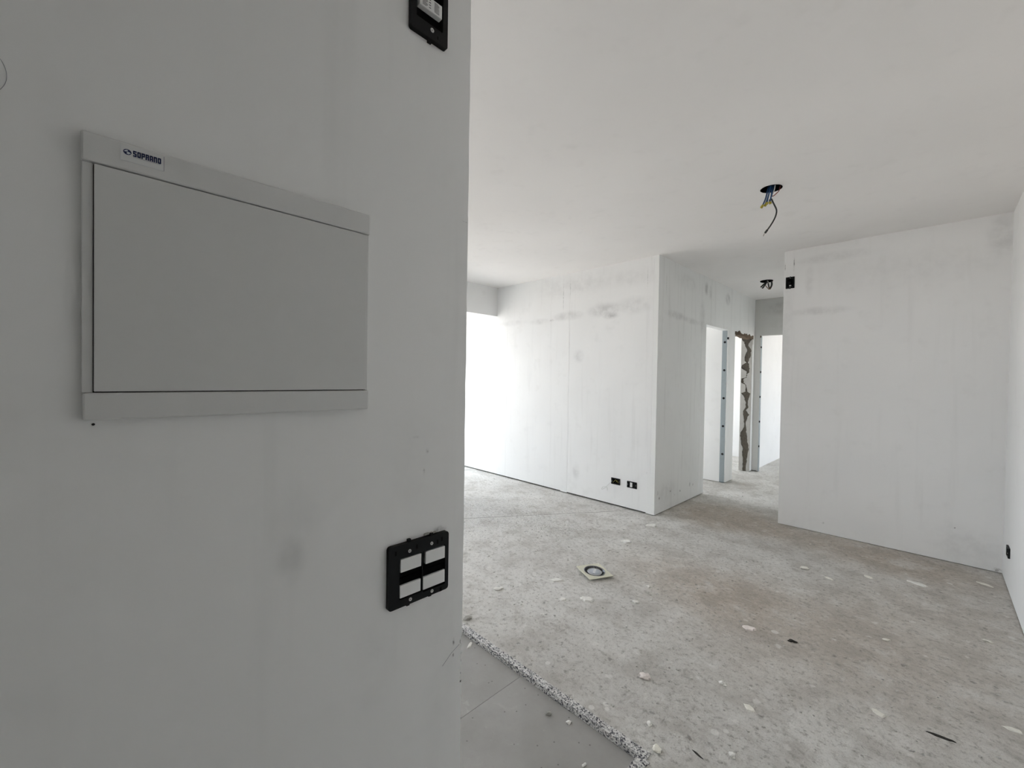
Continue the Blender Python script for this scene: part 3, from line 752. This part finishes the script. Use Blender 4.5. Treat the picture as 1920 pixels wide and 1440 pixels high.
e = outlet('outlet_box', fn_far, -2.434, -2.326, 0.234, 0.302, 'low black outlet box with yellow wire inside and a pale wire hanging out', rrect(-2.416, -2.344, 0.244, 0.292, 0.002, 2))
MB().tube(catmull([fn_far(-2.412, 0.252, 0.003), fn_far(-2.395, 0.268, 0.006), fn_far(-2.378, 0.285, 0.009), fn_far(-2.360, 0.270, 0.008), fn_far(-2.346, 0.256, 0.004)]), 0.0030).build('yellow_wire', M['wire_olive'], e)
MB().tube(catmull([fn_far(-2.372, 0.262, 0.004), fn_far(-2.362, 0.281, 0.010), fn_far(-2.348, 0.262, 0.006)]), 0.0030).build('yellow_wire', M['wire_olive'], e)
MB().tube(catmull([fn_far(-2.418, 0.262, 0.003), fn_far(-2.438, 0.248, 0.010), fn_far(-2.470, 0.214, 0.012), fn_far(-2.505, 0.178, 0.010), fn_far(-2.545, 0.150, 0.006), fn_far(-2.548, 0.166, 0.004),
                   fn_far(-2.520, 0.186, 0.006), fn_far(-2.494, 0.190, 0.010), fn_far(-2.478, 0.176, 0.010), fn_far(-2.478, 0.150, 0.006)]), 0.0016, 6).build('pale_wire', M['wire_white'], e)
e = outlet('outlet_box', fn_far, -2.244, -2.133, 0.233, 0.300, 'low black outlet with one white module next to the wall corner', rrect(-2.226, -2.150, 0.243, 0.290, 0.002, 2))
MB().box(-2.208, -2.183, YF - 0.0085, YF - 0.001, 0.2425, 0.2905).build('module', M['white_key'], e, 0.0008)
MB().box(-2.182, -2.152, YF - 0.0040, YF - 0.001, 0.246, 0.288).build('module_carrier', M['black'], e)

fn_back = lambda a, b, t: (a, YB - t, b)
e = outlet('outlet_box', fn_back, -1.016, -0.946, 2.244, 2.352, 'upright black box high on the wall beside the corridor mouth', rrect(-1.004, -0.958, 2.262, 2.334, 0.002, 2), wide=False)
MB().box(-0.998, -0.978, YB - 0.0045, YB - 0.001, 2.285, 2.310).build('module_carrier', M['black'], e)
MB().box(-0.988, -0.972, YB - 0.0060, YB - 0.001, 2.266, 2.276).build('module', M['screw'], e)
for bb in (2.240, 2.352):
    MB().box(-0.985, -0.977, YB - 0.004, YB - 0.0003, bb, bb + 0.004).build('fixing_tab', M['black'], e)

fn_right = lambda a, b, t: (XR - t, a, b)
e = outlet('outlet_box', fn_right, 4.232, 4.336, 0.226, 0.292, 'small black outlet seen edge-on low on the side wall', rrect(4.250, 4.318, 0.236, 0.282, 0.002, 2), depth=0.010)
MB().box(XR - 0.013, XR - 0.001, 4.270, 4.298, 0.238, 0.280).build('module', M['black'], e, 0.0008)

# ------------------------------------------------------------------ ceiling lamp boxes
def lamp_box(c, label, drop=0.0):
    e = tag(empty('ceiling_box', (c[0], c[1], H)), label, 'ceiling box')
    MB().lathe([(RB + 0.004 + drop, H - 0.0006), (RB + drop, H - 0.0022 - drop), (RB - 0.002, H - 0.0022 - drop), (RB - 0.0030, H), (RB - 0.0035, H + 0.055), (0.0005, H + 0.056)], lambda x, y, h: (c[0] + x, c[1] + y, h), 28).build('box_shell', M['blackbox'], e)
    return e


W = lambda e, n, mat, pts, r=0.0043, seg=8: MB().tube(catmull(pts), r, seg).build(n, M[mat], e, smooth=True)
y = BOX1[1]
e1 = lamp_box(BOX1, 'open round ceiling box with blue wires and a long dark wire curling down')
W(e1, 'blue_wire', 'wire_blue', [(-0.780, y + 0.01, 2.64), (-0.785, y, 2.60), (-0.796, y - 0.004, 2.545), (-0.812, y - 0.006, 2.502)], 0.0046)
W(e1, 'blue_wire', 'wire_blue', [(-0.770, y + 0.02, 2.64), (-0.776, y + 0.008, 2.60), (-0.788, y + 0.008, 2.55), (-0.800, y + 0.006, 2.512)], 0.0043)
W(e1, 'blue_wire', 'wire_blue', [(-0.765, y - 0.01, 2.64), (-0.768, y - 0.012, 2.60), (-0.778, y - 0.012, 2.555), (-0.786, y - 0.010, 2.514)], 0.0046)
W(e1, 'blue_wire', 'wire_blue', [(-0.758, y, 2.64), (-0.762, y - 0.004, 2.60), (-0.762, y - 0.008, 2.56), (-0.770, y - 0.006, 2.516)], 0.0046)
W(e1, 'blue_wire', 'wire_blue', [(-0.750, y + 0.012, 2.64), (-0.756, y + 0.008, 2.60), (-0.766, y + 0.008, 2.555), (-0.778, y + 0.004, 2.516)], 0.0043)
W(e1, 'red_wire', 'wire_red', [(-0.716, y + 0.012, 2.63), (-0.722, y + 0.004, 2.580), (-0.738, y - 0.004, 2.558), (-0.754, y - 0.006, 2.547), (-0.762, y, 2.556)], 0.0026)
W(e1, 'grey_wire', 'wire_white', [(-0.735, y - 0.018, 2.64), (-0.742, y - 0.02, 2.59), (-0.750, y - 0.014, 2.565)], 0.0030)
for (p, q) in (((-0.809, y - 0.006, 2.508), (-0.820, y - 0.007, 2.489)), ((-0.797, y + 0.006, 2.514), (-0.801, y + 0.004, 2.499)), ((-0.785, y - 0.010, 2.517), (-0.788, y - 0.011, 2.502)), ((-0.771, y - 0.006, 2.517), (-0.768, y - 0.006, 2.502))):
    MB().tube([p, tuple((a + b) / 2 for a, b in zip(p, q)), q], [0.0052, 0.0085, 0.0072], 10).build('yellow_connector', M['wire_yellow'], e1)
W(e1, 'black_wire', 'wire_black', [(-0.770, y - 0.004, 2.516), (-0.772, y - 0.006, 2.528), (-0.762, y - 0.006, 2.530), (-0.755, y - 0.005, 2.512), (-0.746, y - 0.004, 2.490), (-0.734, y - 0.002, 2.457),
                                   (-0.735, y, 2.430), (-0.745, y, 2.400), (-0.764, y, 2.366), (-0.790, y, 2.330)], 0.0046)
MB().tube([(-0.782, y, 2.341), (-0.796, y, 2.323)], 0.0068, 10).build('tape', M['wire_black'], e1)
MB().tube([(-0.794, y, 2.325), (-0.801, y, 2.317), (-0.805, y, 2.305)], 0.0026, 6).build('copper_end', M['copper'], e1)

y = BOX2[1]
e2 = lamp_box(BOX2, 'open round ceiling box with short black wire ends inside the corridor', 0.008)
W(e2, 'black_wire', 'wire_black', [(-1.470, y, 2.64), (-1.482, y, 2.590), (-1.512, y, 2.558), (-1.542, y, 2.530)], 0.0085)
W(e2, 'black_wire', 'wire_black', [(-1.462, y - 0.01, 2.64), (-1.474, y - 0.01, 2.585), (-1.496, y - 0.01, 2.545), (-1.522, y - 0.01, 2.510)], 0.0085)
W(e2, 'black_wire', 'wire_black', [(-1.455, y + 0.01, 2.64), (-1.462, y, 2.58), (-1.452, y - 0.005, 2.520), (-1.444, y - 0.005, 2.497)], 0.0065)
W(e2, 'black_wire', 'wire_black', [(-1.440, y + 0.01, 2.64), (-1.428, y, 2.59), (-1.422, y, 2.545), (-1.436, y, 2.505), (-1.447, y, 2.495)], 0.0095)
W(e2, 'brown_wire', 'wire_brown', [(-1.490, y - 0.014, 2.545), (-1.468, y - 0.014, 2.515), (-1.447, y - 0.012, 2.490), (-1.436, y - 0.012, 2.520)], 0.0038)
W(e2, 'pale_wire', 'wire_white', [(-1.468, y - 0.02, 2.60), (-1.450, y - 0.02, 2.565), (-1.438, y - 0.02, 2.515)], 0.0046)

# ------------------------------------------------------------------ square spotlight lying on the floor
FC, FR = Vector((-1.637, 2.452, 0.0)), math.radians(-24.5)
fx = tag(empty('square_spotlight', tuple(FC)), 'square cream metal spotlight with round ribbed reflector lying on the concrete', 'spotlight')
ca, sa = math.cos(FR), math.sin(FR)
lift = lambda x, y: 0.015 - 0.05 * x - 0.02 * y
def ff(x, y, h): return (FC.x + ca * x - sa * y, FC.y + sa * x + ca * y, h + lift(x, y))
hs, rr = 0.092, 0.070
random.seed(31)
P = []
for s, (ax, ay, dx, dy) in enumerate(((-1, -1, 1, 0), (1, -1, 0, 1), (1, 1, -1, 0), (-1, 1, 0, -1))):
    for k in range(14):
        t = k / 14; b = 0.006 * math.sin(math.pi * t)
        jag = random.uniform(-0.002, 0.002) if s == 3 else 0.0
        px, py = ax * hs + dx * 2 * hs * t, ay * hs + dy * 2 * hs * t
        nx, ny = (0, -1) if s == 0 else (1, 0) if s == 1 else (0, 1) if s == 2 else (-1, 0)
        P.append((px - nx * (b if s == 0 else 0) + nx * jag, py - ny * (b if s == 0 else 0)))
hole = [(rr * math.cos(-2 * math.pi * k / 40), rr * math.sin(-2 * math.pi * k / 40)) for k in range(40)]
MB().prism(P, ff, 0.0035, 0.0080, holes=[hole]).build('trim_frame', M['champagne'], fx, 0.001)
rim = MB()
for s, (ax, ay, bx2, by2) in enumerate(((-1, -1, -1, 1), (-1, -1, 1, -1))):
    pts = []
    for k in range(25):
        t = k / 24
        px, py = hs * (ax + (bx2 - ax) * t), hs * (ay + (by2 - ay) * t)
        amp = 0.003 if s == 0 else 0.0006
        pts.append(ff(px * 0.975, py * 0.975, 0.0052 + amp * 0.5 * math.sin(k * 2.1)))
    rim.tube(pts, 0.0042 if s == 0 else 0.003, 8)
rim.build('rolled_edge', M['champagne'], fx, smooth=True)
MB().lathe([(rr + 0.003, 0.0090), (rr, 0.0105), (rr - 0.003, 0.0090), (rr - 0.005, 0.0040), (0.050, -0.0015), (0.046, -0.0020)], lambda x, y, h: ff(x, y, h), 48).build('reflector', M['reflector'], fx, smooth=True)
for k in range(36):
    t = 2 * math.pi * k / 36
    MB().add([ff(r * math.cos(t + d), r * math.sin(t + d), h) for (r, h) in ((0.0655, 0.0060), (0.0655, 0.0085), (0.052, 0.0022), (0.052, 0.0005)) for d in (-0.02, 0.02)],
             [(0, 1, 3, 2), (2, 3, 5, 4), (0, 2, 4, 6), (1, 7, 5, 3), (6, 4, 5, 7), (0, 6, 7, 1)]).build('rib', M['blackbox'], fx)
MB().lathe([(0.047, -0.001), (0.046, 0.003), (0.036, 0.0058), (0.020, 0.0072), (0.0005, 0.0076)], lambda x, y, h: ff(x, y, h), 40).build('lens', M['lens'], fx, smooth=True)
MB().lathe([(0.049, 0.0010), (0.0485, 0.0035), (0.0465, 0.0035), (0.046, 0.0010)], lambda x, y, h: ff(x, y, h), 40).build('lens_ring', M['screw'], fx, smooth=True)
lf = lambda a, b, t: ff(a, b, 0.0076 + t - 0.9 * (a * a + b * b))
MB().prism([(-0.030, 0.014), (0.018, -0.026), (0.030, -0.014), (-0.018, 0.026)], lambda a, b, t: ff(a, b, t), 0.0062, 0.0084).build('label', M['label'], fx)
for (a, b) in ((-0.080, 0.080),):
    MB().lathe([(0.0, 0.0105), (0.0045, 0.0100), (0.0055, 0.0080)], lambda x, y, h: ff(a + x, b + y, h), 12).build('corner_stud', M['white_key'], fx)

# ------------------------------------------------------------------ debris
def lump(name, label, loc, size, mat, seed, flat=0.5, ratio=1.0, rot=0.0, group='plaster and mortar scraps on the floor', base=0.0, cat='debris'):
    """flat < 0.35: a broken-edged flake; else a craggy crumb made of a few grains knocked together"""
    rnd = random.Random(seed); size *= 1.0 if flat < 0.35 else 1.12
    if flat < 0.35 or ratio >= 2.5:
        k = rnd.randint(9, 13); P = []
        for i in range(k):
            t = 2 * math.pi * (i + rnd.uniform(-0.3, 0.3)) / k; r = size * rnd.uniform(0.68, 1.12)
            P.append((r * ratio * math.cos(t), r * math.sin(t)))
        hgt = max(0.0022, size * min(flat, 0.3)); mb = MB()
        top = [(a * rnd.uniform(0.74, 0.92), b * rnd.uniform(0.74, 0.92)) for a, b in P]
        tilt = rnd.uniform(0.0, 0.8)
        vs = [(a, b, 0.0) for a, b in P] + [(a, b, hgt * (1 + tilt * a / (size * ratio)) * rnd.uniform(0.7, 1.2)) for a, b in top] + [(0, 0, hgt * rnd.uniform(0.8, 1.25))]
        fs = [(i, (i + 1) % k, k + (i + 1) % k, k + i) for i in range(k)] + [(k + i, k + (i + 1) % k, 2 * k) for i in range(k)] + [tuple(range(k - 1, -1, -1))]
        o = mb.add(vs, fs).build(name, M[mat])
    else:
        bm = bmesh.new()
        for g in range(rnd.randint(4, 6)):
            s0 = size * (0.78 if g == 0 else rnd.uniform(0.3, 0.55))
            off = Vector((0, 0, s0 * flat * 0.6)) if g == 0 else Vector((rnd.uniform(-0.6, 0.6) * size * ratio, rnd.uniform(-0.6, 0.6) * size, s0 * 0.35))
            r = bmesh.ops.create_icosphere(bm, subdivisions=2, radius=1.0)
            cuts = [(Vector((rnd.gauss(0, 1), rnd.gauss(0, 1), rnd.gauss(0, 1))).normalized(), rnd.uniform(0.45, 0.85)) for _ in range(9)]
            for v in r['verts']:
                d = v.co.normalized(); k = 1.0
                for (q, lim) in cuts:
                    c = d.dot(q)
                    if c * k > lim: k = lim / c
                k *= rnd.uniform(0.90, 1.08)
                v.co = Vector((d.x * k * s0 * ratio, d.y * k * s0, d.z * k * s0 * flat)) + off
        for v in bm.verts: v.co.z = max(0.0, v.co.z)
        me = bpy.data.meshes.new(name); bm.to_mesh(me); bm.free(); me.materials.append(M[mat])
        o = bpy.data.objects.new(name, me); COL.objects.link(o)
    o.location = (loc[0], loc[1], base); o.rotation_euler.z = rot
    return tag(o, label, cat, group)


KZ = -0.02
D = [  # name, label, (x, y), size, material, flat, ratio, rot, base
    ('plaster_lump', 'round cream plaster lump sitting at the corner of the granite strips', (-0.688, 1.456), 0.0235, 'pale_cream', 0.40, 1.05, 0.3, 0.0),
    ('plaster_lump', 'crumbled pinkish plaster lump on open concrete', (-0.900, 1.773), 0.026, 'pinkish', 0.45, 1.25, 0.2, 0.0),
    ('plaster_crumb', 'small white crumb with a dark hollow above the cream lump', (-0.764, 1.541), 0.0125, 'plaster', 0.8, 1.0, 0.0, 0.0),
    ('plaster_crumb', 'white split crumb in the middle of the lower floor', (-0.644, 1.987), 0.015, 'plaster', 0.7, 1.3, 0.4, 0.0),
    ('mortar_lump', 'speckled pale mortar lump near the bottom edge', (-0.488, 1.629), 0.0155, 'plaster', 0.7, 1.0, 0.9, 0.0),
    ('plaster_flake', 'flat pale oval flake beyond the speckled mortar lump', (-0.514, 1.925), 0.019, 'cream', 0.16, 1.3, -0.6, 0.0),
    ('plaster_flake', 'broad pale chip just in front of the square spotlight', (-1.476, 2.137), 0.030, 'plaster', 0.28, 1.5, 0.5, 0.0),
    ('plaster_flake', 'small pale chip beside the broad chip before the spotlight', (-1.579, 2.026), 0.022, 'plaster', 0.3, 1.2, 1.0, 0.0),
    ('plaster_flake', 'long pale splinter lying off the spotlight corner', (-1.762, 2.187), 0.018, 'plaster', 0.35, 2.6, 0.75, 0.0),
    ('plaster_flake', 'pale chip alone between hall wall edge and spotlight', (-1.941, 1.815), 0.022, 'plaster', 0.4, 1.5, 1.1, 0.0),
    ('plaster_splinter', 'oblong pale splinter on the tiles below the granite strip', (-1.650, 1.353), 0.011, 'plaster', 0.5, 2.6, 2.1, KZ),
    ('mortar_crumb', 'grey rough crumb on the sunken tiles', (-1.082, 1.310), 0.0145, 'greycrumb', 0.8, 1.1, 0.2, KZ),
    ('plaster_crumb', 'white ragged crumb on the tiles near the granite strip', (-0.998, 1.336), 0.0115, 'plaster', 0.6, 1.3, 0.9, KZ),
    ('plaster_crumb', 'small pale crumb on the tiles at the bottom edge', (-0.848, 1.228), 0.0085, 'plaster', 0.6, 1.0, 0.9, KZ),
    ('dark_scrap', 'small black scrap on the brown floor', (-0.497, 2.581), 0.0165, 'darkbit', 0.5, 1.4, 0.6, 0.0),
    ('plaster_lump', 'cream lump on the floor facing the off-white wall', (-0.639, 3.664), 0.030, 'cream', 0.45, 1.2, 0.2, 0.0),
    ('plaster_flake', 'cream flake with a dark end on the open lower floor', (-0.134, 2.282), 0.017, 'cream', 0.3, 1.7, -0.4, 0.0),
    ('plaster_flake', 'thin cream flake by the side wall near the frame edge', (0.245, 2.566), 0.016, 'cream', 0.25, 1.8, 0.2, 0.0),
    ('dark_splinter', 'long black splinter on the lower floor towards the side wall', (0.045, 2.307), 0.008, 'darkbit', 0.6, 5.0, 0.15, 0.0),
    ('dark_splinter', 'thin black sliver near the bottom edge of the photo', (-0.576, 1.546), 0.0045, 'darkbit', 0.6, 5.0, -0.25, 0.0),
    ('plaster_flake', 'flat pinkish flake on the brown floor beside paler crumbs', (-0.691, 2.544), 0.024, 'pinkish', 0.22, 1.5, 0.2, 0.0),
    ('plaster_flake', 'white flake on the floor below the wall corner', (-1.829, 3.656), 0.036, 'plaster', 0.25, 1.6, 0.8, 0.0),
    ('plaster_flake', 'crumbly white flake between wall corner and spotlight', (-1.785, 3.140), 0.034, 'plaster', 0.25, 1.4, 0.3, 0.0),
    ('plaster_crumb', 'white crumb in front and aside of the spotlight', (-1.255, 2.330), 0.021, 'plaster', 0.4, 1.2, 0.0, 0.0),
    ('plaster_crumb', 'small white crumb level with the spotlight on brown dust', (-1.290, 2.560), 0.017, 'plaster', 0.5, 1.0, 0.0, 0.0),
    ('plaster_flake', 'short white sliver on the brown floor by the cream lump', (-0.486, 3.603), 0.013, 'cream', 0.3, 2.6, -0.5, 0.0),
    ('plaster_flake', 'cream sliver halfway along the off-white wall', (-0.300, 3.839), 0.016, 'cream', 0.3, 2.0, -0.5, 0.0),
    ('plaster_flake', 'scattered white flake before the off-white wall', (-0.055, 3.959), 0.026, 'plaster', 0.2, 2.2, -0.3, 0.0),
    ('plaster_crumb', 'tiny cream crumb in the middle of the broad brown floor', (-0.156, 2.964), 0.014, 'cream', 0.4, 1.6, 0.4, 0.0),
    ('plaster_crumb', 'tiny white crumb on the floor close to the side wall', (0.222, 3.354), 0.013, 'cream', 0.4, 1.8, 0.0, 0.0),
    ('mortar_crumb', 'greyish rolled crumb by the hall wall edge above the granite', (-1.814, 1.474), 0.023, 'greycrumb', 0.5, 1.5, 0.7, 0.0),
    ('plaster_flake', 'pale sliver in the floor corner under the side wall', (0.262, 4.300), 0.014, 'cream', 0.25, 3.6, -0.4, 0.0),
]
for i, (nm, lb, xy, sz, mt, fl_, ra, ro, ba) in enumerate(D):
    lump(nm, lb, xy, sz, mt, 100 + i * 7, fl_, ra, ro, base=ba)

# fine crumbs too small to tell apart
random.seed(77)
cm = MB()
def inside(x, y):
    if x < -0.66 and y < 1.46: return False
    if x < XC - 0.02 and y > YF - 0.05: return False
    if x > XB - 0.03 and y > YB - 0.04: return False
    return x < XR - 0.03
n = 0
clusters = [(-2.45, 2.9, 0.25), (-1.3, 2.7, 0.4), (-0.7, 2.2, 0.5), (-0.5, 1.7, 0.3), (-3.2, 3.0, 0.5), (-1.5, 5.1, 0.3)]
while n < 620:
    if n % 2: x, y = random.uniform(-4.2, XR), random.uniform(0.7, 4.6)
    else:
        c = random.choice(clusters); x, y = random.gauss(c[0], c[2]), random.gauss(c[1], c[2])
    if not inside(x, y): continue
    r = random.uniform(0.0022, 0.0060); a = random.uniform(0, 6.28); el = random.uniform(1, 2)
    k = cm
    pts = []
    for (rr_, hh) in ((1.0, 0.0), (0.75, 0.8)):
        for q in range(5):
            t = a + 2 * math.pi * q / 5 + random.uniform(-.3, .3)
            dx, dy = r * rr_ * math.cos(t) * el, r * rr_ * math.sin(t)
            pts.append((x + dx * math.cos(a) - dy * math.sin(a), y + dx * math.sin(a) + dy * math.cos(a), r * hh))
    k.add(pts, [(0, 1, 6, 5), (1, 2, 7, 6), (2, 3, 8, 7), (3, 4, 9, 8), (4, 0, 5, 9), (5, 6, 7, 8, 9)])
    n += 1
tag(cm.build('plaster_crumbs', M['crumbs']), 'fine plaster and mortar crumbs strewn over the concrete floor', 'crumbs', kind='stuff')
